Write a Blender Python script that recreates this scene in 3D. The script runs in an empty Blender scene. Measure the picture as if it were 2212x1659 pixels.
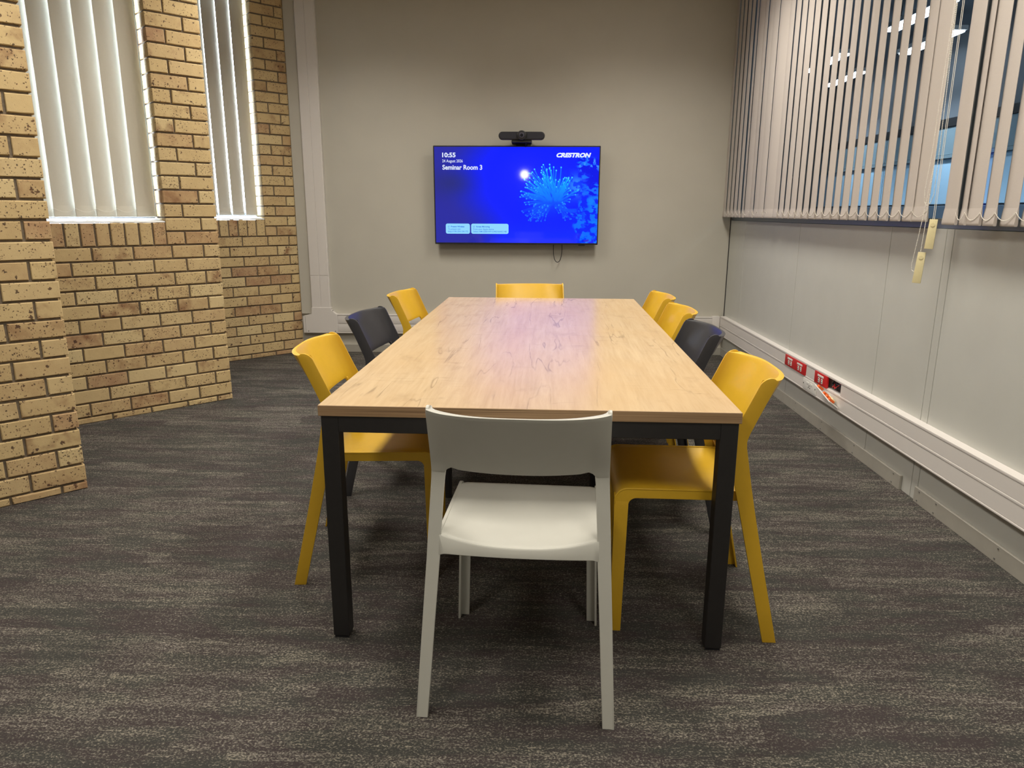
import bpy, bmesh, math, random
import numpy as np
from mathutils import Vector, Matrix
random.seed(7)
S = bpy.context.scene
COL = S.collection
R = math.radians

# ---------------------------------------------------------------- camera
cd = bpy.data.cameras.new('camera'); cam = bpy.data.objects.new('camera', cd); COL.objects.link(cam)
cd.sensor_fit = 'HORIZONTAL'; cd.sensor_width = 36.0; cd.lens = 1545.1 / 2212 * 36; cd.clip_start = 0.05
cam.matrix_world = (Matrix.Translation((0, 0, 1.30)) @ Matrix.Rotation(0.0248, 4, 'Z')
                    @ Matrix.Rotation(math.pi / 2 - 0.2353, 4, 'X') @ Matrix.Rotation(0.0044, 4, 'Z'))
S.camera = cam
# ---------------------------------------------------------------- world (bright hazy sky)
W = bpy.data.worlds.new('sky'); S.world = W; W.use_nodes = True
bg = W.node_tree.nodes['Background']; bg.inputs[0].default_value = (0.66, 0.79, 1.0, 1); bg.inputs[1].default_value = 46.0
# ---------------------------------------------------------------- lights of the room: four recessed ceiling panels, plus an added fill pair by the camera
CEIL = 3.16
PANELS = [(-1.32, 2.50), (0.88, 2.50), (-1.32, 4.90), (0.88, 4.90), (-1.32, 0.10), (0.88, 0.10)]  # last two are added fill, unseen, to brighten surfaces facing the camera
PANEL_POWER = 33.0
PANEL_SPREAD = 140
PANEL_COL = (1.0, 0.94, 0.84)
S.view_settings.view_transform = 'Standard'; S.view_settings.look = 'None'
S.view_settings.exposure = 0.0; S.view_settings.gamma = 1.0; S.view_settings.use_curve_mapping = False

# ---------------------------------------------------------------- helpers
def lin(r, g, b):
    f = lambda c: (c / 255 / 12.92) if c <= 10 else ((c / 255 + 0.055) / 1.055) ** 2.4
    return (f(r), f(g), f(b), 1)

def tag(o, label=None, cat=None, group=None, kind=None):
    if label: o['label'] = label
    if cat: o['category'] = cat
    if group: o['group'] = group
    if kind: o['kind'] = kind
    return o

def empty(name, loc=(0, 0, 0), rz=0.0):
    o = bpy.data.objects.new(name, None); COL.objects.link(o)
    o.empty_display_size = 0.1; o.location = loc; o.rotation_euler = (0, 0, rz)
    return o

def finish(bm, name, angle=32):
    bmesh.ops.recalc_face_normals(bm, faces=bm.faces[:])
    a = R(angle)
    for f in bm.faces: f.smooth = True
    for e in bm.edges:
        if len(e.link_faces) == 2: e.smooth = e.calc_face_angle(0) < a
        else: e.smooth = False
    me = bpy.data.meshes.new(name); bm.to_mesh(me); bm.free()
    return me

def link(name, me, mat=None, parent=None, loc=None, rz=None):
    o = bpy.data.objects.new(name, me); COL.objects.link(o)
    if mat is not None and len(me.materials) == 0: me.materials.append(mat)
    if parent: o.parent = parent
    if loc is not None: o.location = loc
    if rz is not None: o.rotation_euler = (0, 0, rz)
    return o

def bevel_sharp(bm, w, seg=1, angle=40):
    es = [e for e in bm.edges if len(e.link_faces) == 2 and e.calc_face_angle(0) > R(angle)]
    if w > 0 and es: bmesh.ops.bevel(bm, geom=es, offset=w, segments=seg, affect='EDGES', profile=0.6, clamp_overlap=True)

class MB:
    def __init__(s): s.bm = bmesh.new()
    def box(s, x0, x1, y0, y1, z0, z1, M=None, b=0, seg=1):
        t = bmesh.new()
        vs = [t.verts.new((x, y, z)) for x in (x0, x1) for y in (y0, y1) for z in (z0, z1)]
        for f in ((0, 1, 3, 2), (4, 6, 7, 5), (0, 4, 5, 1), (2, 3, 7, 6), (0, 2, 6, 4), (1, 5, 7, 3)): t.faces.new([vs[i] for i in f])
        bmesh.ops.recalc_face_normals(t, faces=t.faces[:])
        if b: bmesh.ops.bevel(t, geom=t.edges[:], offset=b, segments=seg, affect='EDGES', profile=0.6)
        if M is not None: t.transform(M)
        s.merge(t); return s
    def merge(s, t):
        me = bpy.data.meshes.new('tmp'); t.to_mesh(me); t.free(); s.bm.from_mesh(me); bpy.data.meshes.remove(me)
    def loft(s, rings, cap=True, closed=True):
        t = bmesh.new()
        vr = [[t.verts.new(p) for p in r] for r in rings]
        n = len(vr[0])
        for a, b in zip(vr, vr[1:]):
            for i in range(n if closed else n - 1):
                j = (i + 1) % n; t.faces.new((a[i], a[j], b[j], b[i]))
        if cap and closed:
            t.faces.new(vr[0][::-1]); t.faces.new(vr[-1])
        s.merge(t); return s
    def prism(s, poly, a, b, axis='x', b_=0, seg=1, M=None):
        # poly in the two remaining axes, extruded between a and b on axis
        t = bmesh.new()
        def P(u, v, w): return {'x': (w, u, v), 'y': (u, w, v), 'z': (u, v, w)}[axis]
        A = [t.verts.new(P(u, v, a)) for u, v in poly]; B = [t.verts.new(P(u, v, b)) for u, v in poly]
        n = len(poly)
        t.faces.new(A); t.faces.new(B[::-1])
        for i in range(n): t.faces.new((A[i], B[i], B[(i + 1) % n], A[(i + 1) % n]))
        bmesh.ops.recalc_face_normals(t, faces=t.faces[:])
        if b_: bevel_sharp(t, b_, seg)
        if M is not None: t.transform(M)
        s.merge(t); return s
    def tube(s, pts, r, n=8):
        pts = [Vector(p) for p in pts]; rings = []
        up = Vector((0, 0, 1))
        for i, p in enumerate(pts):
            d = (pts[min(i + 1, len(pts) - 1)] - pts[max(i - 1, 0)]).normalized()
            a = d.cross(up)
            if a.length < 1e-3: a = d.cross(Vector((1, 0, 0)))
            a.normalize(); c = d.cross(a)
            rr = r[i] if isinstance(r, (list, tuple)) else r
            rings.append([p + (a * math.cos(t) + c * math.sin(t)) * rr for t in [2 * math.pi * k / n for k in range(n)]])
        return s.loft(rings)
    def ball(s, c, r, sub=1):
        t = bmesh.new(); bmesh.ops.create_icosphere(t, subdivisions=sub, radius=r, matrix=Matrix.Translation(c)); s.merge(t); return s
    def cyl(s, c, r, h, axis='z', n=20, r2=None, b=0):
        t = bmesh.new(); bmesh.ops.create_cone(t, cap_ends=True, segments=n, radius1=r, radius2=r if r2 is None else r2, depth=h)
        if b: bevel_sharp(t, b, 2)
        M = {'z': Matrix(), 'x': Matrix.Rotation(math.pi / 2, 4, 'Y'), 'y': Matrix.Rotation(math.pi / 2, 4, 'X')}[axis]
        t.transform(Matrix.Translation(c) @ M); s.merge(t); return s
    def mesh(s, name, angle=32): return finish(s.bm, name, angle)
    def build(s, name, mat, parent=None, loc=None, rz=None, angle=32):
        return link(name, s.mesh(name, angle), mat, parent, loc, rz)

# ---------------------------------------------------------------- materials
class Mat:
    def __init__(s, name, color=(0.5, 0.5, 0.5, 1), rough=0.5, metal=0.0, spec=0.5):
        s.m = bpy.data.materials.new(name); s.m.use_nodes = True
        s.t = s.m.node_tree; s.N = s.t.nodes; s.L = s.t.links
        s.b = s.N['Principled BSDF']; s.out = s.N['Material Output']
        s.b.inputs['Base Color'].default_value = color; s.b.inputs['Roughness'].default_value = rough
        s.b.inputs['Metallic'].default_value = metal; s.b.inputs['Specular IOR Level'].default_value = spec
    def n(s, typ, **k):
        nd = s.N.new(typ)
        for a, v in k.items(): setattr(nd, a, v)
        return nd
    def l(s, a, b): s.L.new(a, b)
    def coord(s, which='Object'): return s.n('ShaderNodeTexCoord').outputs[which]
    def mapping(s, vec, scale=(1, 1, 1), loc=(0, 0, 0)):
        m = s.n('ShaderNodeMapping'); m.inputs['Scale'].default_value = scale; m.inputs['Location'].default_value = loc
        s.l(vec, m.inputs['Vector']); return m.outputs[0]
    def noise(s, vec, scale, detail=3, rough=0.55, dist=0.0):
        n = s.n('ShaderNodeTexNoise'); n.inputs['Scale'].default_value = scale; n.inputs['Detail'].default_value = detail
        n.inputs['Roughness'].default_value = rough; n.inputs['Distortion'].default_value = dist
        s.l(vec, n.inputs['Vector']); return n.outputs['Fac']
    def ramp(s, fac, stops):
        r = s.n('ShaderNodeValToRGB'); e = r.color_ramp.elements
        while len(e) < len(stops): e.new(0.5)
        for q, (p, c) in zip(e, stops): q.position = p; q.color = c if len(c) == 4 else (*c, 1)
        s.l(fac, r.inputs[0]); return r.outputs[0]
    def mix(s, fac, a, b, mode='MIX'):
        m = s.n('ShaderNodeMix', data_type='RGBA', blend_type=mode)
        for sock, v in ((m.inputs[0], fac), (m.inputs[6], a), (m.inputs[7], b)):
            if hasattr(v, 'is_linked'): s.l(v, sock)
            else: sock.default_value = v
        return m.outputs[2]
    def math(s, op, a, b=0.0, c=None, clamp=False):
        m = s.n('ShaderNodeMath', operation=op); m.use_clamp = clamp
        for sock, v in zip(m.inputs, (a, b, c)):
            if v is None: continue
            if hasattr(v, 'is_linked'): s.l(v, sock)
            else: sock.default_value = v
        return m.outputs[0]
    def bump(s, h, strength=0.3, dist=0.002):
        b = s.n('ShaderNodeBump'); b.inputs['Strength'].default_value = strength; b.inputs['Distance'].default_value = dist
        s.l(h, b.inputs['Height']); s.l(b.outputs[0], s.b.inputs['Normal'])
    def color(s, c): s.l(c, s.b.inputs['Base Color'])

BW = lambda v: (v, v, v, 1)

def speck_mat(name, col, rough, amt=0.06, scale=40, bump=0.05, metal=0.0, spec=0.5, bscale=900):
    m = Mat(name, col, rough, metal, spec); v = m.coord()
    f = m.noise(v, scale, 3)
    d = tuple(c * (1 - amt) for c in col[:3]) + (1,); u = tuple(min(1, c * (1 + amt)) for c in col[:3]) + (1,)
    m.color(m.ramp(f, [(0.3, d), (0.7, u)]))
    if bump: m.bump(m.noise(v, bscale, 2), bump, 0.0006)
    return m.m

M_wall_back = speck_mat('painted_wall', lin(188, 184, 172), 0.75, 0.025, 3, 0.10, bscale=300)
M_panel = speck_mat('vinyl_panel', lin(192, 192, 185), 0.55, 0.02, 5, 0.12, bscale=260)
M_dark_gap = speck_mat('dark_joint', lin(52, 50, 50), 0.8)
M_ceiling = speck_mat('ceiling_board', lin(214, 212, 205), 0.9, 0.02, 30, 0.1)
M_trunk = speck_mat('white_trunking_plastic', lin(216, 211, 206), 0.42, 0.01, 8, 0.0)
M_skirt = speck_mat('grey_skirting', lin(158, 154, 144), 0.5, 0.05, 12, 0.04)
M_frame = speck_mat('grey_aluminium', lin(120, 128, 132), 0.4, 0.03, 10, 0.0, metal=0.3)
M_black_frame = speck_mat('black_powder_coat', lin(33, 31, 31), 0.5, 0.08, 60, 0.1)
M_black_plastic = speck_mat('black_plastic', lin(30, 30, 34), 0.4, 0.05, 60, 0.03)
M_fabric_black = speck_mat('grille_cloth', lin(42, 42, 50), 0.8, 0.2, 900, 0.2)
M_red = speck_mat('red_socket_plastic', lin(196, 30, 34), 0.35, 0.03, 20, 0.0)
M_white_plastic = speck_mat('white_plastic', lin(228, 226, 220), 0.35, 0.01, 20, 0.0)
M_cream = speck_mat('cream_plastic', lin(226, 214, 168), 0.4, 0.03, 30, 0.0)
M_orange = speck_mat('orange_wire', lin(240, 110, 40), 0.4, 0.03, 30, 0.0)
M_redwire = speck_mat('red_wire', lin(220, 60, 60), 0.4, 0.03, 30, 0.0)
M_chrome = speck_mat('steel_screw', lin(190, 190, 190), 0.3, 0.03, 30, 0.0, metal=1.0)
M_sill = speck_mat('white_sill_paint', lin(232, 234, 236), 0.35, 0.02, 20, 0.03)
M_mortar = speck_mat('dark_mortar', lin(112, 100, 84), 0.95, 0.2, 60, 0.5, bscale=500)
M_bead = speck_mat('white_bead', lin(232, 228, 218), 0.35, 0.01, 20, 0.0)
M_plastic_white = speck_mat('pale_grey_chair_plastic', lin(190, 189, 180), 0.42, 0.01, 30, 0.10, bscale=1400)
M_plastic_yellow = speck_mat('mustard_chair_plastic', lin(210, 167, 42), 0.36, 0.02, 30, 0.10, bscale=1400)
M_plastic_black = speck_mat('charcoal_chair_plastic', lin(52, 52, 56), 0.36, 0.03, 30, 0.10, bscale=1400)

def brick_mat():
    m = Mat('face_brick', rough=0.85, spec=0.25)
    oi = m.n('ShaderNodeObjectInfo'); rnd = oi.outputs['Random']
    v0 = m.coord()
    off = m.n('ShaderNodeVectorMath', operation='ADD'); cx = m.n('ShaderNodeCombineXYZ')
    m.l(m.math('MULTIPLY', rnd, 57.3), cx.inputs[0]); m.l(m.math('MULTIPLY', rnd, 131.7), cx.inputs[1]); m.l(m.math('MULTIPLY', rnd, 17.9), cx.inputs[2])
    m.l(v0, off.inputs[0]); m.l(cx.outputs[0], off.inputs[1]); v = off.outputs[0]
    r2 = m.math('FRACT', m.math('MULTIPLY', rnd, 7.31)); r3 = m.math('FRACT', m.math('MULTIPLY', rnd, 23.7))
    base = m.ramp(rnd, [(0.0, lin(190, 164, 120)), (0.25, lin(200, 176, 130)), (0.5, lin(184, 156, 114)), (0.7, lin(208, 187, 142)), (0.9, lin(180, 148, 108)), (1.0, lin(164, 128, 98))])
    cloud = m.noise(v, 14, 4, 0.6)
    base = m.mix(m.ramp(cloud, [(0.35, BW(0)), (0.75, BW(0.55))]), base, lin(212, 188, 140))
    cl2 = m.noise(v, 9, 3)
    burn = m.math('MULTIPLY', m.ramp(cl2, [(0.52, BW(0)), (0.72, BW(1))]), m.ramp(r2, [(0.30, BW(0)), (0.95, BW(0.85))]))
    base = m.mix(burn, base, lin(128, 88, 62))
    # iron spots: two sizes of warped voronoi cells, kept only in clusters
    clus = m.noise(v, 20, 2)
    def spots(scale, warp, dens, r0, r1):
        vo = m.n('ShaderNodeTexVoronoi'); vo.inputs['Scale'].default_value = scale
        nz = m.n('ShaderNodeTexNoise'); nz.inputs['Scale'].default_value = scale * 2.2; nz.inputs['Detail'].default_value = 3
        sc = m.n('ShaderNodeVectorMath', operation='SCALE'); sc.inputs['Scale'].default_value = warp / scale
        wv = m.n('ShaderNodeVectorMath', operation='ADD')
        m.l(v, nz.inputs['Vector']); m.l(nz.outputs['Color'], sc.inputs[0]); m.l(v, wv.inputs[0]); m.l(sc.outputs[0], wv.inputs[1]); m.l(wv.outputs[0], vo.inputs['Vector'])
        sep = m.n('ShaderNodeSeparateColor'); m.l(vo.outputs['Color'], sep.inputs[0])
        keep = m.math('LESS_THAN', sep.outputs[1], m.math('MULTIPLY', dens, m.math('MULTIPLY_ADD', clus, 3.0, -0.6)))
        rad = m.math('MULTIPLY_ADD', m.math('POWER', sep.outputs[0], 2.0), r1 - r0, r0)
        edge = m.math('MULTIPLY', m.math('SUBTRACT', rad, vo.outputs['Distance']), 9.0, clamp=True)
        return m.math('MULTIPLY', edge, keep), sep.outputs[2]
    sA, cA = spots(120, 1.3, m.math('MULTIPLY_ADD', r3, 0.75, 0.20), 0.15, 0.52)
    sB, cB = spots(48, 1.1, m.math('MULTIPLY_ADD', r2, 0.30, 0.06), 0.12, 0.48)
    spot = m.math('MAXIMUM', sA, sB)
    fine = m.ramp(m.noise(v, 420, 2), [(0.70, BW(0)), (0.76, BW(0.55))])
    base = m.mix(fine, base, lin(110, 70, 45))
    base = m.mix(m.math('MULTIPLY', spot, 0.88), base, m.mix(cA, lin(50, 42, 42), lin(92, 58, 42)))
    m.color(base)
    h = m.math('ADD', m.noise(v, 300, 3), m.math('MULTIPLY', m.noise(v, 40, 2), 1.5))
    h = m.math('SUBTRACT', h, m.math('MULTIPLY', spot, 0.6))
    m.bump(h, 0.45, 0.0015)
    return m.m
M_brick = brick_mat()

def carpet_mat():
    m = Mat('loop_carpet', rough=0.95, spec=0.1); v = m.coord()
    st = m.mapping(v, (2.6, 17.0, 1))                    # streaks running across the room
    a = m.noise(st, 1.5, 5, 0.65, 0.3)
    b = m.noise(m.mapping(v, (5.0, 70.0, 1), (3, 1, 0)), 1.4, 4, 0.7)
    blk = m.n('ShaderNodeTexVoronoi', distance='CHEBYCHEV'); blk.inputs['Scale'].default_value = 1.0
    m.l(m.mapping(v, (2.4, 9.5, 1)), blk.inputs['Vector']); sp = m.n('ShaderNodeSeparateColor'); m.l(blk.outputs['Color'], sp.inputs[0])
    s = m.math('ADD', m.math('MULTIPLY', a, 0.85), m.math('MULTIPLY', b, 0.45))
    s = m.math('ADD', s, m.math('MULTIPLY', sp.outputs[0], 0.20))
    fle = m.noise(m.mapping(v, (150, 210, 150)), 1.0, 3, 0.7)
    fle2 = m.noise(m.mapping(v, (46, 120, 60)), 1.0, 3, 0.65)
    t = m.math('ADD', m.math('MULTIPLY', m.math('SUBTRACT', fle, 0.5), 3.2), m.math('MULTIPLY', m.math('SUBTRACT', fle2, 0.5), 1.3))
    t = m.math('ADD', t, m.math('MULTIPLY', m.math('SUBTRACT', s, 0.72), 1.2))
    hue = m.noise(m.mapping(v, (3, 11, 1), (7, 3, 1)), 1.3, 3)
    dark = m.mix(m.ramp(hue, [(0.42, BW(0)), (0.58, BW(1))]), lin(64, 64, 61), lin(67, 60, 60))
    light = m.mix(m.ramp(hue, [(0.4, BW(0)), (0.62, BW(1))]), lin(162, 155, 139), lin(156, 148, 139))
    mid = lin(90, 87, 81)
    c = m.mix(m.ramp(t, [(0.0, BW(0)), (0.22, BW(1))]), dark, mid)
    c = m.mix(m.ramp(t, [(0.22, BW(0)), (0.75, BW(1))]), c, light)
    m.color(c)
    m.bump(m.math('ADD', fle, m.math('MULTIPLY', fle2, 0.5)), 0.9, 0.006)
    return m.m
M_carpet = carpet_mat()

def wood_top_mat():
    m = Mat('oak_laminate_top', rough=0.25, spec=0.6); v = m.coord()
    g = m.noise(m.mapping(v, (26, 1.6, 1)), 2.0, 5, 0.6, 0.4)
    fine = m.noise(m.mapping(v, (240, 7, 1)), 2.0, 3, 0.6)
    cl = m.noise(m.mapping(v, (2.6, 1.1, 1)), 1.6, 3)
    c = m.ramp(g, [(0.25, lin(184, 157, 120)), (0.5, lin(197, 171, 134)), (0.75, lin(205, 180, 143))])
    c = m.mix(m.ramp(cl, [(0.35, BW(0)), (0.7, BW(0.5))]), c, lin(194, 161, 114))
    c = m.mix(m.ramp(fine, [(0.55, BW(0)), (0.8, BW(0.25))]), c, lin(170, 130, 84))
    # dark checks: thin wandering lines along the grain, broken up by a mask
    w = m.noise(m.mapping(v, (10.0, 0.9, 1)), 1.0, 3, 0.5, 0.25)
    ln = m.ramp(m.math('ABSOLUTE', m.math('SUBTRACT', w, 0.5)), [(0.0, BW(1)), (0.014, BW(0))])
    mask = m.ramp(m.noise(m.mapping(v, (5, 2.6, 1), (3, 9, 0)), 1.0, 3, 0.6), [(0.485, BW(0)), (0.60, BW(1))])
    crack = m.math('MULTIPLY', ln, mask)
    w2 = m.noise(m.mapping(v, (2.0, 30, 1), (1, 5, 0)), 1.0, 2, 0.5, 0.2)
    ln2 = m.ramp(m.math('ABSOLUTE', m.math('SUBTRACT', w2, 0.5)), [(0.0, BW(0.6)), (0.02, BW(0))])
    mask2 = m.ramp(m.noise(m.mapping(v, (5, 4.5, 1), (13, 2, 0)), 1.0, 2), [(0.56, BW(0)), (0.64, BW(1))])
    crack = m.math('MAXIMUM', crack, m.math('MULTIPLY', ln2, mask2))
    smudge = m.math('MULTIPLY', m.ramp(m.noise(m.mapping(v, (9, 5, 1), (4, 4, 0)), 1.0, 3, 0.6), [(0.6, BW(0)), (0.78, BW(1))]), 0.35)
    c = m.mix(smudge, c, lin(150, 122, 88))
    c = m.mix(m.math('MULTIPLY', crack, 0.42), c, lin(86, 68, 50))
    m.color(c)
    m.bump(m.math('SUBTRACT', m.math('MULTIPLY', fine, 0.3), crack), 0.12, 0.0008)
    return m.m
M_top = wood_top_mat()

def wood_edge_mat():
    m = Mat('oak_edge_band', rough=0.5); v = m.coord()
    g = m.noise(m.mapping(v, (1.5, 1.5, 420)), 1.0, 3, 0.6, 0.2)
    m.color(m.ramp(g, [(0.3, lin(98, 74, 52)), (0.45, lin(150, 120, 88)), (0.7, lin(178, 148, 112))]))
    return m.m
M_edge = wood_edge_mat()

def slat_mat(name, col, trans):
    m = Mat(name, col, 0.75, spec=0.2); v = m.coord()
    wv = m.math('ADD', m.noise(m.mapping(v, (900, 900, 60)), 1.0, 2), m.noise(m.mapping(v, (60, 60, 900)), 1.0, 2))
    m.color(m.ramp(wv, [(0.7, tuple(c * 0.95 for c in col[:3]) + (1,)), (1.3, col)]))
    m.bump(wv, 0.08, 0.0005)
    tr = m.n('ShaderNodeBsdfTranslucent'); tr.inputs[0].default_value = col
    mx = m.n('ShaderNodeMixShader'); mx.inputs[0].default_value = trans
    m.l(m.b.outputs[0], mx.inputs[1]); m.l(tr.outputs[0], mx.inputs[2]); m.l(mx.outputs[0], m.out.inputs[0])
    return m.m
M_slat = slat_mat('blind_fabric', lin(192, 184, 177), 0.03)
M_slat_w = slat_mat('window_blind_fabric', lin(200, 195, 180), 0.004)

def glass_mat():
    m = Mat('clear_glass', (1, 1, 1, 1), 0.02)
    t = m.n('ShaderNodeBsdfTransparent'); g = m.n('ShaderNodeBsdfGlossy'); g.inputs['Roughness'].default_value = 0.02
    t.inputs[0].default_value = (0.95, 0.97, 1.0, 1)
    fr = m.n('ShaderNodeFresnel'); fr.inputs[0].default_value = 1.45
    mx = m.n('ShaderNodeMixShader')
    ge = m.n('ShaderNodeNewGeometry'); m.l(m.math('MULTIPLY', fr.outputs[0], m.math('SUBTRACT', 1.0, ge.outputs['Backfacing'])), mx.inputs[0]); m.l(t.outputs[0], mx.inputs[1]); m.l(g.outputs[0], mx.inputs[2])
    m.l(mx.outputs[0], m.out.inputs[0]); return m.m
M_glass = glass_mat()

def emit_mat(name, col, st):
    m = Mat(name, (0.8, 0.8, 0.8, 1), 0.5); m.b.inputs['Emission Color'].default_value = col; m.b.inputs['Emission Strength'].default_value = st
    return m.m
M_diff = emit_mat('panel_diffuser', (*PANEL_COL, 1), 3.0)

# ================================================================ structure
YB, XR, XL = 6.678, 1.807, -2.155
def struct(name, mb, mat, parent=None): 
    o = mb.build(name, mat, parent)
    if parent is None: o['kind'] = 'structure'
    return o

struct('floor', MB().box(-3.7, XR + 0.1, -1.7, YB + 0.1, -0.08, 0), M_carpet)['label'] = 'dark grey loop carpet with beige streaks'
struct('ceiling', MB().box(-3.7, XR + 0.1, -1.7, YB + 0.1, CEIL, CEIL + 0.08), M_ceiling)
struct('wall_back', MB().box(XL - 0.25, XR + 0.1, YB, YB + 0.1, 0, CEIL), M_wall_back)['label'] = 'plain grey wall behind the screen'
struct('wall_rear', MB().box(-3.7, XR + 0.1, -1.7, -1.6, 0, CEIL), M_wall_back)
struct('wall_left', MB().box(-3.7, -3.6, -1.7, 2.6, 0, CEIL), M_wall_back)

# right partition: dado panels, glazing above, posts
SILL_R = 1.238
wr = struct('wall_right', MB().box(XR + 0.006, XR + 0.09, -1.7, YB, 0, SILL_R - 0.002)
            .box(XR + 0.006, XR + 0.09, -1.7, 1.2, SILL_R, CEIL), M_dark_gap)
wr['label'] = 'grey panelled partition under the glazing'
joints = [YB - 0.006, 6.20, 4.954, 3.708, 3.222, 3.165, 1.95, 0.71, -0.53, -1.69]
for a, b in zip(joints, joints[1:]):
    MB().box(XR, XR + 0.02, b + 0.0022, a - 0.0022, 0.0, SILL_R, b=0.0012).build('panel', M_panel, wr)
MB().box(XR, XR + 0.02, -1.69, 1.2, SILL_R + 0.002, CEIL, b=0.001).build('panel', M_panel, wr)
# glazing
wg = tag(empty('window_3', (XR, 4.0, SILL_R)), kind='structure', label='interior glazing along the right partition')
def wgp(name, mb, mat): return mb.build(name, mat, wg, loc=(-XR, -4.0, -SILL_R))
wgp('window_frame', MB().box(XR + 0.005, XR + 0.075, 1.2, YB, SILL_R, SILL_R + 0.045, b=0.003), M_frame)
wgp('window_frame', MB().box(XR + 0.005, XR + 0.075, 1.2, YB, CEIL - 0.06, CEIL, b=0.003), M_frame)
for yy in (YB - 0.025, 4.954, 3.194, 1.225):
    wgp('mullion', MB().box(XR + 0.004, XR + 0.076, yy - 0.025, yy + 0.025, SILL_R + 0.045, CEIL - 0.06, b=0.003), M_frame)
for a, b in ((4.98, YB - 0.05), (3.22, 4.928), (1.25, 3.168)):
    wgp('pane', MB().box(XR + 0.036, XR + 0.042, a, b, SILL_R + 0.04, CEIL - 0.055), M_glass)
# dark corner bead and filler strip
struct('trim_1', MB().box(XR - 0.006, XR, YB - 0.006, YB, 0.37, CEIL), M_dark_gap)
struct('trim_2', MB().box(XL + 0.006, XL + 0.105, YB - 0.022, YB, 0.365, CEIL, b=0.002), M_wall_back)

# skirtings
sk = struct('baseboard_back', MB().box(-2.13, XR - 0.012, YB - 0.014, YB, 0, 0.074, b=0.002), M_skirt)
bs = struct('baseboard_right', MB().box(XR - 0.014, XR, -1.6, 3.165, 0, 0.074, b=0.002).box(XR - 0.014, XR, 3.30, YB - 0.014, 0, 0.074, b=0.002), M_skirt)
for y in [2.1, 2.55, 2.98, 3.12, 3.36, 3.8, 4.25, 4.7]:
    for z in (0.062, 0.016): MB().cyl((XR - 0.015, y + (0.012 if z < 0.04 else 0), z), 0.0035, 0.003, 'x', 8).build('screw', M_chrome, bs)

# ---------------------------------------------------------------- brick walls (saw-tooth, 45 degrees)
CO = 0.0871; JT = 0.011
U = Vector((-1, -1, 0)).normalized(); NN = Vector((1, -1, 0)).normalized()
brick_cache = {}
def brick_mesh(L, H, D):
    key = (round(L, 3), round(H, 3), round(D, 3))
    var = random.randrange(3)
    if (key, var) in brick_cache: return brick_cache[(key, var)]
    rr = random.Random(hash((key, var)) & 0xffff)
    # local: x along wall (s), y depth into wall, z up, origin at front-lower corner; front edges chamfered and a bit uneven
    bm = bmesh.new(); c = 0.0035
    def ring(y, ins):
        j = lambda: rr.uniform(-0.0012, 0.0012)
        return [bm.verts.new((ins + j(), y, ins + j())), bm.verts.new((L / 2 + j(), y, ins + j())), bm.verts.new((L - ins + j(), y, ins + j())),
                bm.verts.new((L - ins + j(), y, H - ins + j())), bm.verts.new((L / 2 + j(), y, H - ins + j())), bm.verts.new((ins + j(), y, H - ins + j()))]
    a, b, d = ring(0, c), ring(c, 0), ring(D, 0)
    for p, q in ((a, b), (b, d)):
        for i in range(6): bm.faces.new((p[i], p[(i + 1) % 6], q[(i + 1) % 6], q[i]))
    bm.faces.new((a[0], a[1], a[4], a[5])); bm.faces.new((a[1], a[2], a[3], a[4]))
    me = finish(bm, 'brick', 25); me.materials.append(M_brick)
    brick_cache[(key, var)] = me
    return me

def brick_wall(name, tip, length, win, shift, blen=None, label=''):
    blen = blen or length
    T = Vector((tip[0], tip[1], 0))
    # frame: local x = s (away from tip), local y = into wall, z up
    F = Matrix(((U.x, -NN.x, 0, T.x), (U.y, -NN.y, 0, T.y), (0, 0, 1, 0), (0, 0, 0, 1)))
    mb = MB(); r = 0.010
    zs = CO * 12.45
    if win:
        w0, w1 = win
        mb.box(r, length, r, 0.20, 0, 1.222, M=F)
        mb.box(r, w0 - r, r, 0.20, 1.222, CEIL, M=F).box(w1 + r, length, r, 0.20, 1.222, CEIL, M=F)
    else:
        mb.box(r, length, r, 0.20, 0, CEIL, M=F)
    w = struct(name, mb, M_mortar); w['label'] = label
    w0, w1 = win if win else (None, None)
    def put(s0, s1, z0, z1, D):
        if s1 - s0 < 0.025 or z1 - z0 < 0.012: return
        o = link('brick', brick_mesh(s1 - s0, z1 - z0, D), None, w)
        o.matrix_basis = F @ Matrix.Translation((s0, random.uniform(-0.0015, 0.0015), z0)) @ Matrix.Rotation(random.uniform(-0.003, 0.003), 4, 'Y')
    k = -1
    while True:
        z0 = CO * (k + 0.45) + JT / 2; z1 = CO * (k + 1.45) - JT / 2
        if k == -1: z0 = 0.001
        if z0 > CEIL - 0.02: break
        z1 = min(z1, CEIL)
        odd = k % 2
        full = ([0.105, 0.307] if odd else [0.222, 0.426])
        while full[-1] < length: full.append(full[-1] + 0.234)
        full = [0.0] + [max(0.0, v - shift) for v in full]
        def row(js, lo, hi):
            js = [lo] + [v for v in js if lo + 0.03 < v < hi - 0.03] + [hi]
            for a, b in zip(js, js[1:]):
                put(a + (0 if a == 0.0 else JT / 2), b - (0 if (win and abs(b - w0) < 1e-6 and k >= 12) else JT / 2), z0, z1, 0.20 if (win and (abs(b - w0) < 1e-6 or abs(a - w1) < 1e-6)) else 0.10)
        if win and k >= 12:
            row([0.107 - shift] if odd else [0.217 - shift], 0.0, w0)
            row([w1 + (0.11 if odd else 0.22)], w1, length)
        else:
            row(full, 0.0, blen)
        k += 1
    if blen < length: MB().box(blen + 0.002, length, -0.001, 0.02, 0, CEIL, M=F).build('plaster_strip', M_wall_back, w)
    if win:
        s = w0 + JT / 2
        while s < w1 - 0.04:
            e = min(s + 0.0715, w1)
            put(s, e, zs + JT / 2, 1.226, 0.10); s += 0.0825
    return F

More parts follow.
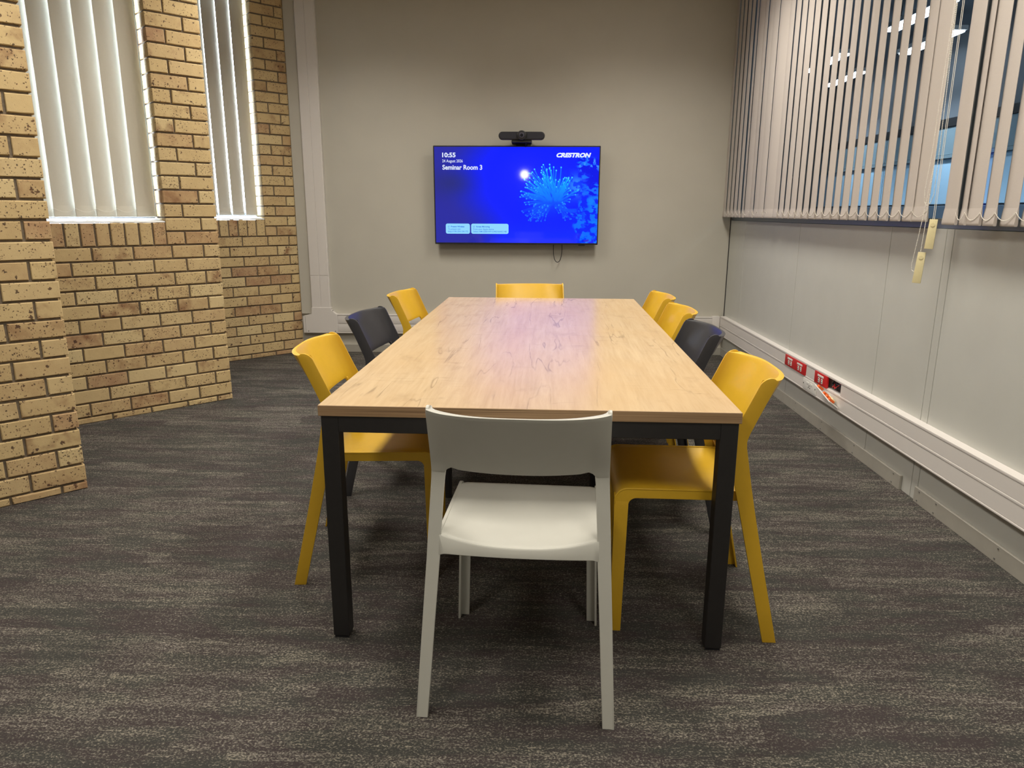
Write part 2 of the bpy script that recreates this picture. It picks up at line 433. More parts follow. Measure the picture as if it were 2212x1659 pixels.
F1 = brick_wall('wall_left_near', (-2.120, 3.180), 2.05, None, 0.0, 1.62, label='nearest yellow brick pier on the left')
F2 = brick_wall('wall_left_middle', (-2.114, 4.888), 1.50, (0.330, 1.15), 0.0, label='yellow brick wall with the wider blind covered window')
F3 = brick_wall('wall_left_far', (-2.152, 6.672), 1.50, (0.298, 1.12), 0.024, label='yellow brick wall next to the grey back wall')
def ret_wall(name, a, b, h0=0):
    a = Vector((*a, 0)); b = Vector((*b, 0)); d = (b - a).normalized(); n = Vector((-d.y, d.x, 0)); L = (b - a).length
    M = Matrix(((d.x, n.x, 0, a.x), (d.y, n.y, 0, a.y), (0, 0, 1, 0), (0, 0, 0, 1)))
    struct(name, MB().box(0, L, -0.04, 0.04, 0, CEIL, M=M), M_mortar)
def atF(F, s, y): v = F @ Vector((s, y, 0)); return (v.x, v.y)
ret_wall('wall_left_return_near', atF(F1, 0.10, 0.15), atF(F2, 1.47, 0.10))
ret_wall('wall_left_return_far', atF(F2, 0.10, 0.15), atF(F3, 1.47, 0.10))

# windows in the brick walls
def brick_window(n, F, w0, w1, label):
    wdw = tag(empty('window_%d' % n), kind='structure', label=label)
    wdw.location = F @ Vector(((w0 + w1) / 2, 0.17, 1.226)); inv = Matrix.Translation(-wdw.location)
    def p(name, mb, mat): o = mb.build(name, mat, wdw); o.matrix_basis = inv; return o
    f = 0.04
    p('window_sill', MB().prism([(0.004, 1.2275), (0.004, 1.236), (0.20, 1.262), (0.20, 1.2275)], w0 + 0.001, w1 - 0.001, 'x', 0.002, 1, M=F), M_sill)
    for a, b, c, d in ((w0, w1, 1.262, 1.290), (w0, w1, CEIL - f, CEIL), (w0, w0 + f, 1.29, CEIL - f), (w1 - f, w1, 1.29, CEIL - f), ((w0 + w1) / 2 - .02, (w0 + w1) / 2 + .02, 1.29, CEIL - f)):
        p('window_frame', MB().box(a, b, 0.155, 0.195, c, d, M=F, b=0.002), M_frame)
    p('pane', MB().box(w0 + f - .005, w1 - f + .005, 0.172, 0.177, 1.285, CEIL - f + .005, M=F), M_glass)
brick_window(1, F2, 0.330, 1.15, 'wide window in the middle brick wall behind the six slat blind')
brick_window(2, F3, 0.298, 1.12, 'window in the far brick wall behind the narrow blind')

# ---------------------------------------------------------------- vertical blinds
def slat_mesh(w, h, curve=0.006, hem=0.036, wtop=1.0):
    # local: x across, y thickness (bulge to -y), z up from the bottom edge; closed thin shell with a sewn hem pocket
    mb = MB(); n = 6; t = 0.0007; w_ = w
    def sheet(z0, z1, off, th):
        rings = []
        for z in (z0, z1):
            pts = []; w = w_ * (1 if z == z0 else wtop)
            for i in range(n + 1):
                x = -w / 2 + w * i / n; y = -curve * (1 - (2 * x / w) ** 2) - off
                pts.append((x, y - th, z))
            for i in range(n, -1, -1):
                x = -w / 2 + w * i / n; y = -curve * (1 - (2 * x / w) ** 2) - off
                pts.append((x, y + th, z))
            rings.append(pts)
        mb.loft(rings)
    sheet(hem, h, 0, t)
    rings = []
    for z, th in ((0.0, 0.0035), (0.003, 0.0055), (0.012, 0.0060), (hem - 0.02, 0.0035), (hem + 0.001, 0.0013)):
        pts = [(-w / 2 + w * i / n, -curve * (1 - (2 * i / n - 1) ** 2) - th, z) for i in range(n + 1)]
        pts += [(-w / 2 + w * i / n, -curve * (1 - (2 * i / n - 1) ** 2) + th, z) for i in range(n, -1, -1)]
        rings.append(pts)
    mb.loft(rings)
    return mb.mesh('slat', 40)

def beads(mb, pts, r, step):
    P = [Vector(p) for p in pts]; acc = 0.0; mb.tube(P, r * 0.35, 5)
    for a, b in zip(P, P[1:]):
        L = (b - a).length; d = step - acc
        while d <= L:
            mb.ball(a + (b - a) * (d / L), r, 1); d += step
        acc = (acc + L) % step

def catenary(a, b, sag, n=9):
    a, b = Vector(a), Vector(b)
    return [a.lerp(b, i / n) + Vector((0, 0, -sag * (1 - (2 * i / n - 1) ** 2))) for i in range(n + 1)]

def blind(label, base, F, slats, zb, h, w, mat, rail, group=None, sag=0.022, curve=0.006, wtop=1.0):
    """F maps local (s, depth to window, z) to world; slats = [(s, angle)]"""
    b = tag(empty('vertical_blind', base), label, 'blind', group); inv = Matrix.Translation(-Vector(base))
    me = slat_mesh(w, h, curve, 0.064, wtop); me.materials.append(mat)
    ends = []
    for s, a, y in slats:
        o = link('slat', me, None, b)
        Mx = F @ Matrix.Translation((s, y, zb)) @ Matrix.Rotation(a, 4, 'Z')
        o.matrix_basis = inv @ Mx
        ends.append((Mx @ Vector((-w / 2, -0.006, 0.050)), Mx @ Vector((w / 2, -0.006, 0.050))))
    mb = MB()
    for (p0, p1), (q0, q1) in zip(ends, ends[1:]):
        a, c = (p0 + p1) / 2, (q0 + q1) / 2
        a, c = p1, q1
        beads(mb, catenary(a, c, sag, 8), 0.0019, 0.0062)
    o = mb.build('bottom_chain', M_bead, b); o.matrix_basis = inv
    s0, s1 = rail
    o = MB().box(s0, s1, -0.02, 0.02, zb + h + 0.004, zb + h + 0.034, M=F, b=0.003).build('head_rail', M_white_plastic, b); o.matrix_basis = inv
    return b, inv

hh = CEIL - 0.04 - 1.262
F2b = F2 @ Matrix.Translation((0, 0, 0))
sl2 = [(0.4130 + 0.1135 * i, R(-14 + random.uniform(-1, 1)), 0.088) for i in range(7)]
b2, _ = blind('closed cream vertical blind of wide slats in the window of the middle brick wall', tuple(F2 @ Vector((0.74, 0.105, 1.255))), F2b, sl2, 1.264, hh - 0.008, 0.127, M_slat_w, (0.34, 1.14), curve=0.0025)
sl3 = [(0.376 + 0.118 * i, R(-5 + random.uniform(-1, 1)), 0.088) for i in range(7)]
b3, _ = blind('narrow cream vertical blind in the far window with bright gaps between slats', tuple(F3 @ Vector((0.70, 0.105, 1.262))), F3, sl3, 1.268, hh - 0.012, 0.107, M_slat_w, (0.31, 1.11), curve=0.0025, wtop=1.14)

# right blinds: local x = -y world (towards the camera), local y = into the glazing (+x world)
FR = Matrix(((0, 1, 0, 1.728), (-1, 0, 0, 0), (0, 0, 1, 0), (0, 0, 0, 1)))
slA = []
for i in range(30):
    y = 3.304 + 0.1145 * i
    a = -12 + 7 * min(1, max(0, (y - 2.8) / 2.2)) + random.uniform(-1.5, 1.5)
    if i == 0: a = 4; y = 3.322
    if i in (18,): a = 11
    if i in (20, 23): a = 2
    if i in (19, 24): a = -11
    slA.append((-y, R(a), 0.0))
slB = [(-3.075, R(-8), 0), (-3.000, R(-22), 0.01)] + [(-2.925 + 0.1135 * i, R(-3 if i == 0 else -14 + random.uniform(-2, 2)), 0) for i in range(15)]
bA, invA = blind('long cream vertical blind over the glazing between the corner and the hanging cord weights', (1.728, 4.9, 1.268), FR, slA, 1.268, CEIL - 0.04 - 1.268, 0.127, M_slat, (-6.6, -3.22), 'blinds on the right glazing', 0.03)
bB, _ = blind('cream vertical blind over the glazing nearest the camera on the right', (1.728, 2.5, 1.258), FR, slB, 1.258, CEIL - 0.04 - 1.258, 0.127, M_slat, (-3.15, -1.26), 'blinds on the right glazing', 0.03)
# control cords and chains of the long blind
def bAp(name, mb, mat): o = mb.build(name, mat, bA); o.matrix_basis = invA; return o
xc = 1.672
mb = MB(); top = CEIL - 0.05
beads(mb, [(xc, 3.150, top), (xc, 3.152, 2.2), (xc - .002, 3.170, 1.55), (xc - .002, 3.186, 1.40), (xc - .002, 3.178, 1.352), (xc - .002, 3.158, 1.335), (xc - .002, 3.132, 1.345), (xc, 3.118, 1.38), (xc, 3.122, 1.6), (xc, 3.140, 2.2), (xc, 3.146, top)], 0.0022, 0.0065)
bAp('control_chain', mb, M_bead)
mb = MB()
beads(mb, [(xc + .004, 3.141, top), (xc + .004, 3.142, 2.2), (xc, 3.146, 1.50), (xc - .004, 3.168, 1.30), (xc - .008, 3.192, 1.14), (xc - .008, 3.204, 1.085), (xc - .008, 3.200, 1.064), (xc - .006, 3.186, 1.058), (xc - .004, 3.174, 1.062)], 0.0022, 0.0065)
beads(mb, [(xc - .003, 3.138, top), (xc - .003, 3.138, 2.2), (xc - .003, 3.140, 1.50), (xc - .003, 3.146, 1.25), (xc - .004, 3.152, 1.145)], 0.0022, 0.0065)
bAp('control_chain', mb, M_bead)
bAp('pull_cord', MB().tube([(xc + .014, 3.128, top), (xc + .014, 3.124, 2.0), (xc + .012, 3.120, 1.28)], 0.0011, 6).tube([(xc + .016, 3.121, top), (xc + .016, 3.117, 2.0), (xc + .014, 3.112, 1.28)], 0.0011, 6), M_bead)
def weight(c, ztop, zbot, tilt):
    M = Matrix.Translation(c) @ Matrix.Rotation(R(58), 4, 'Z') @ Matrix.Rotation(tilt, 4, 'X')
    L = ztop - zbot
    mb = MB().prism([(-0.0165, -L), (0.0165, -L), (0.0150, 0), (-0.0150, 0)], -0.006, 0.006, 'x', 0.002, 2, M=M)
    o = bAp('cord_weight', mb, M_cream)
    d = MB().cyl((-0.0065, 0, -0.022), 0.0085, 0.003, 'x', 16); 
    me = d.mesh('dimple'); me.transform(M); me.materials.append(M_cream)
    q = link('dimple', me, None, o)
    return o
weight((xc - .004, 3.139, 1.143), 1.143, 1.012, R(3))
weight((xc + .012, 3.112, 1.280), 1.280, 1.158, R(2.5))

# ---------------------------------------------------------------- the office beyond the glazing
OX = 5.2
M_off_pan = speck_mat('pale_blue_panel', lin(176, 208, 226), 0.5, 0.02, 6, 0.0)
M_off_teal = speck_mat('grey_teal_panel', lin(122, 140, 146), 0.6, 0.03, 6, 0.0)
M_off_dark = speck_mat('dark_blue_grey', lin(82, 96, 108), 0.7, 0.05, 4, 0.0)
M_off_ceil = speck_mat('grey_soffit', lin(104, 108, 112), 0.8, 0.05, 4, 0.0)
struct('floor_office', MB().box(XR + 0.1, OX + 1, -1.0, 15, -0.08, 0), M_off_dark)
struct('ceiling_office', MB().box(XR + 0.1, OX + 1, -1.0, 15, 3.5, 3.58), M_off_ceil)
wo = struct('wall_office_far', MB().box(OX, OX + 0.1, -1.0, 15, 0, 3.5), M_off_ceil)
struct('wall_office_end', MB().box(XR + 0.1, OX, 14.9, 15, 0, 3.5), M_off_dark)
struct('wall_office_near', MB().box(XR + 0.1, OX, -1.1, -1.0, 0, 3.5), M_off_dark)
struct('trim_3', MB().box(OX - 0.03, OX, -1, 14.9, 2.36, 2.46), M_black_frame)
struct('trim_4', MB().box(XR + 0.01, XR + 0.10, -1.0, 6.9, CEIL, 3.5).box(XR + 0.01, XR + 0.10, 6.70, 15, 0, 3.5), M_off_dark)
struct('trim_5', MB().box(OX - 0.04, OX, -1, 14.9, 1.98, 2.02), M_off_teal)
y = -0.9
while y < 14.0:
    MB().box(OX - 0.02, OX, y + 0.006, y + 0.994, 1.425, 1.975, b=0.003).build('panel', M_off_pan, wo)
    MB().box(OX - 0.02, OX, y + 0.006, y + 0.994, 2.025, 2.355, b=0.003).build('panel', M_off_teal, wo)
    MB().box(OX - 0.03, OX, y + 0.006, y + 0.994, 0.02, 1.405, b=0.003).build('panel', M_off_dark, wo)
    y += 1.0
M_tube = emit_mat('tube_light', (0.75, 0.9, 1, 1), 14.0)
for i, (x, yy) in enumerate([(4.0, 3.4), (4.0, 5.8), (4.0, 8.2), (4.0, 10.6), (4.75, 4.6), (4.75, 7.0), (4.75, 9.4), (4.75, 11.8)]):
    t = tag(empty('strip_light', (x, yy, 3.30)), 'lit office strip light, %s from the camera in the row %s' % (('nearest', 'second', 'third', 'farthest')[i % 4], ('closer to the glazing', 'along the far blue panels')[i // 4]), 'light', 'office strip lights')
    MB().box(-0.09, 0.09, -0.62, 0.62, 0.0, 0.05, b=0.004).build('housing', M_white_plastic, t)
    MB().box(-0.07, 0.07, -0.60, 0.60, -0.02, 0.0, b=0.004).build('diffuser', M_tube, t)
    for dy in (-0.4, 0.4): MB().tube([(0, dy, 0.05), (0, dy, 0.2)], 0.004, 6).build('hanger', M_black_plastic, t)
    ld = bpy.data.lights.new('strip_lamp', 'AREA'); ld.shape = 'RECTANGLE'; ld.size = 0.13; ld.size_y = 1.18; ld.energy = 26; ld.spread = R(80); ld.color = (0.72, 0.88, 1.0)
    lo = bpy.data.objects.new('strip_lamp', ld); COL.objects.link(lo); lo.parent = t; lo.location = (0, 0, -0.024)

# ================================================================ ceiling panels
for i, (x, y) in enumerate(PANELS):
    pos = ('over the near left side of the table', 'over the near right side of the table', 'over the far left side of the table', 'over the far right side of the table', 'added above the camera on the left as fill', 'added above the camera on the right as fill')[i]
    t = tag(empty('ceiling_light', (x, y, CEIL)), 'recessed white ceiling light panel ' + pos, 'light', 'ceiling light panels')
    MB().box(-0.32, 0.32, -0.62, -0.58, -0.012, 0.0).box(-0.32, 0.32, 0.58, 0.62, -0.012, 0.0).box(-0.32, -0.28, -0.58, 0.58, -0.012, 0.0).box(0.28, 0.32, -0.58, 0.58, -0.012, 0.0).build('frame', M_white_plastic, t)
    MB().box(-0.28, 0.28, -0.58, 0.58, -0.006, -0.002).build('diffuser', M_diff, t)
    ld = bpy.data.lights.new('panel_lamp', 'AREA'); ld.shape = 'RECTANGLE'; ld.size = 0.54; ld.size_y = 1.14
    ld.energy = PANEL_POWER * (0.55 if y < 1 else 1.0); ld.color = PANEL_COL; ld.spread = R(PANEL_SPREAD)  # the added fill pair runs weaker
    lo = bpy.data.objects.new('panel_lamp', ld); COL.objects.link(lo); lo.parent = t; lo.location = (0, 0, -0.014)
# added round lamp, unseen behind the viewer, to put a glint in the screen
t = tag(empty('added_glint_lamp', (-0.135, -1.6, 1.745)), 'round lit lamp added out of view to put a glint in the dark blue screen', 'lamp')
MB().cyl((0, 0.02, 0), 0.15, 0.04, 'y', 32, b=0.004).build('housing', M_white_plastic, t)
MB().cyl((0, 0.05, 0), 0.075, 0.03, 'y', 32, b=0.01).build('diffuser', emit_mat('glint_lamp_globe', (1, 0.97, 0.92, 1), 60.0), t)

# ================================================================ table
TX, TY, TROT, TW, TL, TT, TTH = -0.6109, 1.9775, -0.0277, 1.2104, 2.7286, 0.7567, 0.0321
tab = tag(empty('meeting_table', (TX, TY, 0), TROT), 'long pale oak meeting table with black square metal legs', 'table')
mb = MB().box(0, TW, 0, TL, TT - TTH, TT, b=0.0012)
me = mb.mesh('tabletop'); me.materials.append(M_top); me.materials.append(M_edge)
for p in me.polygons: p.material_index = 0 if p.normal.z > 0.9 else 1
link('tabletop', me, None, tab)
o_ = 0.006; LG = 0.05; zt = TT - TTH
for x in (o_, TW - o_ - LG):
    for y in (o_, TL - o_ - LG):
        lg = MB().box(x, x + LG, y, y + LG, 0.008, zt, b=0.0015).build('leg', M_black_frame, tab)
        MB().box(x + .003, x + LG - .003, y + .003, y + LG - .003, 0.0, 0.01).build('foot_cap', M_black_plastic, lg)
for y in (o_, TL - o_ - LG):
    MB().box(o_ + LG, TW - o_ - LG, y, y + LG, zt - LG, zt, b=0.0015).build('apron_rail', M_black_frame, tab)
for x in (o_, TW - o_ - LG):
    MB().box(x, x + LG, o_ + LG, TL - o_ - LG, zt - LG, zt, b=0.0015).build('apron_rail', M_black_frame, tab)

# ================================================================ chairs
def interp(tbl, z):
    for (a, b) in zip(tbl, tbl[1:]):
        if a[0] <= z <= b[0]:
            t = (z - a[0]) / (b[0] - a[0]); return [p + (q - p) * t for p, q in zip(a, b)]
    return list(tbl[-1] if z > tbl[-1][0] else tbl[0])
# z, rear face d, side plate depth, outer half width, rear plate width   (d measured from the rearmost foot, front positive)
REAR = [(0.0, 0.000, 0.041, 0.260, 0.029), (0.25, 0.056, 0.043, 0.249, 0.031), (0.42, 0.092, 0.046, 0.241, 0.033), (0.50, 0.108, 0.049, 0.238, 0.033),
        (0.58, 0.122, 0.052, 0.234, 0.033), (0.625, 0.130, 0.053, 0.232, 0.034), (0.645, 0.131, 0.052, 0.2315, 0.036), (0.665, 0.125, 0.050, 0.231, 0.036), (0.70, 0.110, 0.048, 0.230, 0.036), (0.815, 0.060, 0.046, 0.228, 0.036), (0.84, 0.049, 0.046, 0.228, 0.036)]
OFF = -0.26
def lring(z, d, dep, xo, wp, t, s, front=False, zfun=None):
    # L section, corner outside; rear leg: corner at rear; front leg: corner at front
    dd = -1 if front else 1
    P = [(xo, d), (xo - wp, d), (xo - wp, d + dd * t), (xo - t, d + dd * t), (xo - t, d + dd * dep), (xo, d + dd * dep)]
    return [(s * x, y + OFF, z) for x, y in P]

def chair_meshes():
    out = {}
    for s, nm in ((1, 'R'), (-1, 'L')):
        mb = MB(); t = 0.008; rings = []
        ztop = 0.836; rad = 0.0225
        zs = [0.0, 0.12, 0.25, 0.36, 0.42, 0.46, 0.50, 0.54, 0.58, 0.605, 0.625, 0.635, 0.645, 0.655, 0.668, 0.70, 0.75, 0.79, ztop - rad] + [ztop - rad + rad * math.sin(R(a)) for a in (15, 30, 45, 60, 72, 82)]
        for z in zs:
            _, d, dep, xo, wp = interp(REAR, z)
            if z > ztop - rad:
                c = (z - (ztop - rad)) / rad; h_ = dep / 2 * (1 - math.sqrt(max(0, 1 - c * c))); d += h_; dep -= 2 * h_
            rings.append([(s * xo, d + OFF, z), (s * (xo - t), d + OFF, z), (s * (xo - t), d + dep + OFF, z), (s * xo, d + dep + OFF, z)])
        mb.loft(rings); bevel_sharp(mb.bm, 0.0016, 2, 50)
        m2 = MB(); rings = []
        for z in [0.0, 0.12, 0.25, 0.36, 0.42, 0.46, 0.50, 0.54, 0.58, 0.605, 0.625, 0.635, 0.645, 0.66]:
            _, d, dep, xo, wp = interp(REAR, z); xo -= 0.0022; d -= 0.0003
            rings.append([(s * xo, d + OFF, z), (s * (xo - wp), d + OFF, z), (s * (xo - wp), d + 0.007 + OFF, z), (s * xo, d + 0.007 + OFF, z)])
        m2.loft(rings); bevel_sharp(m2.bm, 0.0012, 1, 50); mb.merge(m2.bm)
        out['rear' + nm] = mb.mesh('leg', 40)
        mb = MB(); rings = []
        for z in (0.0, 0.15, 0.30, 0.40, 0.455):
            t = z / 0.455
            rings.append(lring(z, 0.512, 0.034 + 0.010 * t, 0.226 - 0.013 * t, 0.032, 0.007, s, True))
        mb.loft(rings); bevel_sharp(mb.bm, 0.0016, 2, 50)
        out['front' + nm] = mb.mesh('leg', 40)
    # seat ----------------------------------------------------------------
    mb = MB(); nx = 16; ds = [0.1050, 0.1065, 0.1105, 0.118, 0.135, 0.16, 0.20, 0.26, 0.33, 0.40, 0.455, 0.485, 0.500, 0.508, 0.511]
    def zseat(x, d):
        base = 0.484; rf = max(0.0, min(1.0, (0.40 - d) / 0.27)); rf = rf * rf * (3 - 2 * rf)
        z = base - 0.030 * rf * (1 - min(1.0, abs(x / 0.213)) ** 2.4)
        if d < 0.118: z -= {0.1050: 0.006, 0.1065: 0.003, 0.1105: 0.001}[d]
        if d > 0.455:
            t = (d - 0.455) / 0.056; z -= 0.050 * (1 - math.sqrt(max(0, 1 - t * t)))
        return z
    def dseat(x, d):
        k = max(0, (0.2 - d) / 0.082); return d - 0.012 * k * (1 - abs(x / 0.213) ** 2)
    hw = lambda d: 0.213
    bm = bmesh.new(); topv, botv = [], []
    for d in ds:
        topv.append([]); botv.append([])
        for i in range(nx + 1):
            u = -1 + 2 * i / nx; u = math.copysign(abs(u) ** 0.8, u); x = u * hw(d)
            edge = 0.004 * max(0, (abs(u) - 0.93) / 0.07) ** 2
            z = zseat(x, d) - edge
            topv[-1].append(bm.verts.new((x, dseat(x, d) + OFF, z))); botv[-1].append(bm.verts.new((x * 0.985, dseat(x, d) + OFF - (0.006 if d > 0.49 else 0), z - (0.012 if d < 0.49 else 0.010))))
    n = len(ds)
    for a in range(n - 1):
        for i in range(nx):
            bm.faces.new((topv[a][i], topv[a][i + 1], topv[a + 1][i + 1], topv[a + 1][i])); bm.faces.new((botv[a][i], botv[a + 1][i], botv[a + 1][i + 1], botv[a][i + 1]))
    for i in range(nx):
        bm.faces.new((topv[0][i], botv[0][i], botv[0][i + 1], topv[0][i + 1])); bm.faces.new((topv[-1][i], topv[-1][i + 1], botv[-1][i + 1], botv[-1][i]))
    for a in range(n - 1):
        for i in (0, nx): bm.faces.new((topv[a][i], topv[a + 1][i], botv[a + 1][i], botv[a][i]))
    mb.merge(bm)
    out['seat'] = mb.mesh('seat', 50)
    # side aprons with the rounded shoulders down to the front legs
    for s, nm in ((1, 'R'), (-1, 'L')):
        mb = MB()
        arc = lambda cx, cz, r, a0, a1, n=6: [(cx + r * math.cos(R(a0 + (a1 - a0) * i / n)), cz + r * math.sin(R(a0 + (a1 - a0) * i / n))) for i in range(n + 1)]
        poly = [(0.110, 0.481)] + arc(0.4725, 0.441, 0.040, 90, 0) + [(0.5125, 0.40), (0.4695, 0.40)] + arc(0.4445, 0.424, 0.025, 0, 90) + [(0.20, 0.449), (0.110, 0.449)]
        poly = [(u + OFF, v) for u, v in poly]
        a, b = (0.2055, 0.2135)
        mb.prism(poly, s * a, s * b, 'x', 0.0012, 1)
        lip = [(0.113, 0.482)] + arc(0.4725, 0.442, 0.040, 90, 0) + [(0.5125, 0.43), (0.508, 0.43)] + arc(0.4725, 0.4415, 0.036, 0, 90) + [(0.113, 0.477)]
        mb.prism([(u + OFF, v) for u, v in lip], s * 0.2055, s * 0.2152, 'x', 0.0008, 1)
        out['apron' + nm] = mb.mesh('side_apron', 40)
    # rear rail under the seat ---------------------------------------------
    bm = bmesh.new(); cols = []
    nr = 30
    for i in range(nr + 1):
        u = -1 + 2 * i / nr; x = u * 0.224; d = 0.0938 - 0.012 * (1 - u * u); zt_ = 0.4832 - 0.030 * (1 - abs(u) ** 2.4)
        if abs(u) > 0.90: zt_ += 0.022 * ((abs(u) - 0.90) / 0.10) ** 2
        zb_ = 0.428 - 0.022 * max(0.0, (abs(u) - 0.86) / 0.14) ** 2.5
        g = 0.2 * (zt_ - zb_)
        cols.append([bm.verts.new((x, d + OFF, zb_)), bm.verts.new((x, d + OFF + g * 0.95, zt_ - 0.004)), bm.verts.new((x, d + OFF + g + 0.003, zt_ - 0.0006)), bm.verts.new((x, d + 0.013 + OFF + g, zt_ - 0.002)), bm.verts.new((x, d + 0.009 + OFF, zb_))])
    for a, b in zip(cols, cols[1:]):
        for i in range(5): bm.faces.new((a[i], a[(i + 1) % 5], b[(i + 1) % 5], b[i]))
    bm.faces.new(cols[0]); bm.faces.new(cols[-1][::-1])
    mb = MB(); mb.merge(bm); bevel_sharp(mb.bm, 0.001, 1, 60)
    out['rail'] = mb.mesh('rear_rail', 45)
    # backrest: wings + shell as one U swept up in z -------------------------
    bm = bmesh.new()
    NZ = 14; wing_n = 8; sh_n = 44; th = 0.008
    path_in, path_out = [], []
    grid_o, grid_i = [], []
    for k in range(NZ + 1):
        v = k / NZ
        ro, ri = [], []
        def sample(u):      # u in [-1,1] shell, beyond: wings
            au = abs(u); s = 1 if u >= 0 else -1
            if au <= 1:
                zb_ = 0.652 + 0.010 * au ** 2 - 0.020 * min(1.0, max(0, (au - 0.75) / 0.10)) ** 2.5
                zt_ = 0.827 + 0.003 * max(0, (au - 0.8) / 0.2) ** 2
                z = zb_ + (zt_ - zb_) * v
                rr_ = interp(REAR, z); dr, xo = rr_[1], rr_[3]
                sag = 0.030 + 0.020 * v; r = 0.030; d0 = dr - 0.003; xe = xo - 0.0008 - r; kk = 2.0 + 0.8 * v
                if au <= 0.82:
                    t = au / 0.82; x = s * xe * t; d = d0 - sag * (1 - t ** kk)
                else:               # rounded corner into the upright
                    t = (au - 0.82) / 0.18; sl = kk * sag / xe
                    ax, ay, bx, by, cx_, cy_ = xe, d0, xo - 0.0008, d0 + sl * r * 0.9, xo - 0.0008, dr + 0.0445
                    x = s * ((1 - t) ** 2 * ax + 2 * t * (1 - t) * bx + t * t * cx_); d = (1 - t) ** 2 * ay + 2 * t * (1 - t) * by + t * t * cy_
                xq = s * (xo - 0.002) * au; qs = min(1.0, max(0.0, (au - 0.66) / 0.2)); dq = dr - 0.0006 - (sag + 0.0025) * (1 - au ** (kk + 0.35)) * (1 - (1 - v) ** 2 * qs * qs * (3 - 2 * qs))
                return Vector((x, d + OFF, z)), Vector((xq, dq + OFF, z))
        us = [-1 + 2 * i / sh_n for i in range(sh_n + 1)]
        both = [sample(u) for u in us]; pts = [b_[0] for b_ in both]
        for i, p in enumerate(pts):
            a = pts[max(0, i - 1)]; b = pts[min(len(pts) - 1, i + 1)]
            tg = Vector((b.x - a.x, b.y - a.y, 0)).normalized(); nrm = Vector((-tg.y, tg.x, 0))   # points to the inside (front / towards the sitter)
            ro.append(bm.verts.new(both[i][1])); ri.append(bm.verts.new(p + nrm * th))
        grid_o.append(ro); grid_i.append(ri)
    m_ = len(grid_o[0])
    for k in range(NZ):
        for i in range(m_ - 1):
            bm.faces.new((grid_o[k][i], grid_o[k][i + 1], grid_o[k + 1][i + 1], grid_o[k + 1][i])); bm.faces.new((grid_i[k][i], grid_i[k + 1][i], grid_i[k + 1][i + 1], grid_i[k][i + 1]))
        for i in (0, m_ - 1): bm.faces.new((grid_o[k][i], grid_o[k + 1][i], grid_i[k + 1][i], grid_i[k][i]))
    for k in (0, NZ):
        for i in range(m_ - 1): bm.faces.new((grid_o[k][i], grid_i[k][i], grid_i[k][i + 1], grid_o[k][i + 1]))
    bmesh.ops.recalc_face_normals(bm, faces=bm.faces[:])
    bevel_sharp(bm, 0.0028, 2, 55)
    mb = MB(); mb.merge(bm); out['back'] = mb.mesh('backrest', 50)
    return out

def text_mesh(txt, size, extrude=0.0005, bold=0.0, shear=0.0, spacing=1.0, align='LEFT'):
    cu = bpy.data.curves.new('text', 'FONT'); cu.body = txt; cu.size = size; cu.extrude = extrude; cu.offset = bold; cu.shear = shear
    cu.space_character = spacing; cu.align_x = align; cu.resolution_u = 3
    ob = bpy.data.objects.new('text', cu); COL.objects.link(ob)
    dg = bpy.context.evaluated_depsgraph_get(); me = bpy.data.meshes.new_from_object(ob.evaluated_get(dg))
    bpy.data.objects.remove(ob); bpy.data.curves.remove(cu)
    return me

CM = chair_meshes()
CHAIR_PARTS = [('seat', 'seat'), ('backrest', 'back'), ('leg', 'rearR'), ('leg', 'rearL'), ('leg', 'frontR'), ('leg', 'frontL'), ('side_apron', 'apronR'), ('side_apron', 'apronL'), ('rear_rail', 'rail')]
sets = {}
def chair(loc, face, mat, label, group=None):
    """face = unit direction the sitter looks to"""
    key = mat.name
    if key not in sets:
        sets[key] = {}
        for _, k in CHAIR_PARTS:
            m2 = CM[k].copy(); m2.materials.clear(); m2.materials.append(mat); sets[key][k] = m2
    rz = math.atan2(face[1], face[0]) - math.pi / 2
    t = tag(empty('stacking_chair', (loc[0], loc[1], 0), rz), label, 'chair', group)
    for nm, k in CHAIR_PARTS: link(nm, sets[key][k], None, t)
    return t
G = 'plastic chairs around the meeting table'
cw = chair((-0.014, 1.872), (0.065, 0.998), M_plastic_white, 'pale grey plastic chair at the near end of the table, back to the camera', G)
em = text_mesh('NARDI', 0.0135, 0.0005, 0.0002, 0, 1.1, 'CENTER'); em.materials.append(M_plastic_white)
e_ = link('embossed_text', em, None, cw); e_.location = (0.0, 0.1040 + OFF - 0.001, 0.4335); e_.rotation_euler = (R(78), 0, 0)
chair((-0.588, 2.577), (0.9985, 0.055), M_plastic_yellow, 'mustard yellow chair at the near left corner of the table, seat half in shadow', G)
chair((0.525, 2.268), (-0.9993, 0.036), M_plastic_yellow, 'largest mustard yellow chair at the near right corner of the table', G)
chair((-0.593, 3.365), (0.9965, -0.08), M_plastic_black, 'charcoal black chair between the two yellow chairs on the left of the table', G)
chair((-0.580, 4.280), (0.9960, -0.09), M_plastic_yellow, 'mustard yellow chair farthest along the left side of the table', G)
chair((0.546, 3.025), (-1.0, 0.0), M_plastic_black, 'charcoal black chair on the right side of the table', G)
chair((0.577, 3.650), (-1.0, 0.015), M_plastic_yellow, 'mustard yellow chair just beyond the black chair on the right of the table', G)
chair((0.585, 4.246), (-1.0, 0.0), M_plastic_yellow, 'mustard yellow chair farthest along the right side of the table', G)
chair((0.007, 4.680), (0.065, -0.998), M_plastic_yellow, 'mustard yellow chair at the far table end below the screen, facing the camera', G)

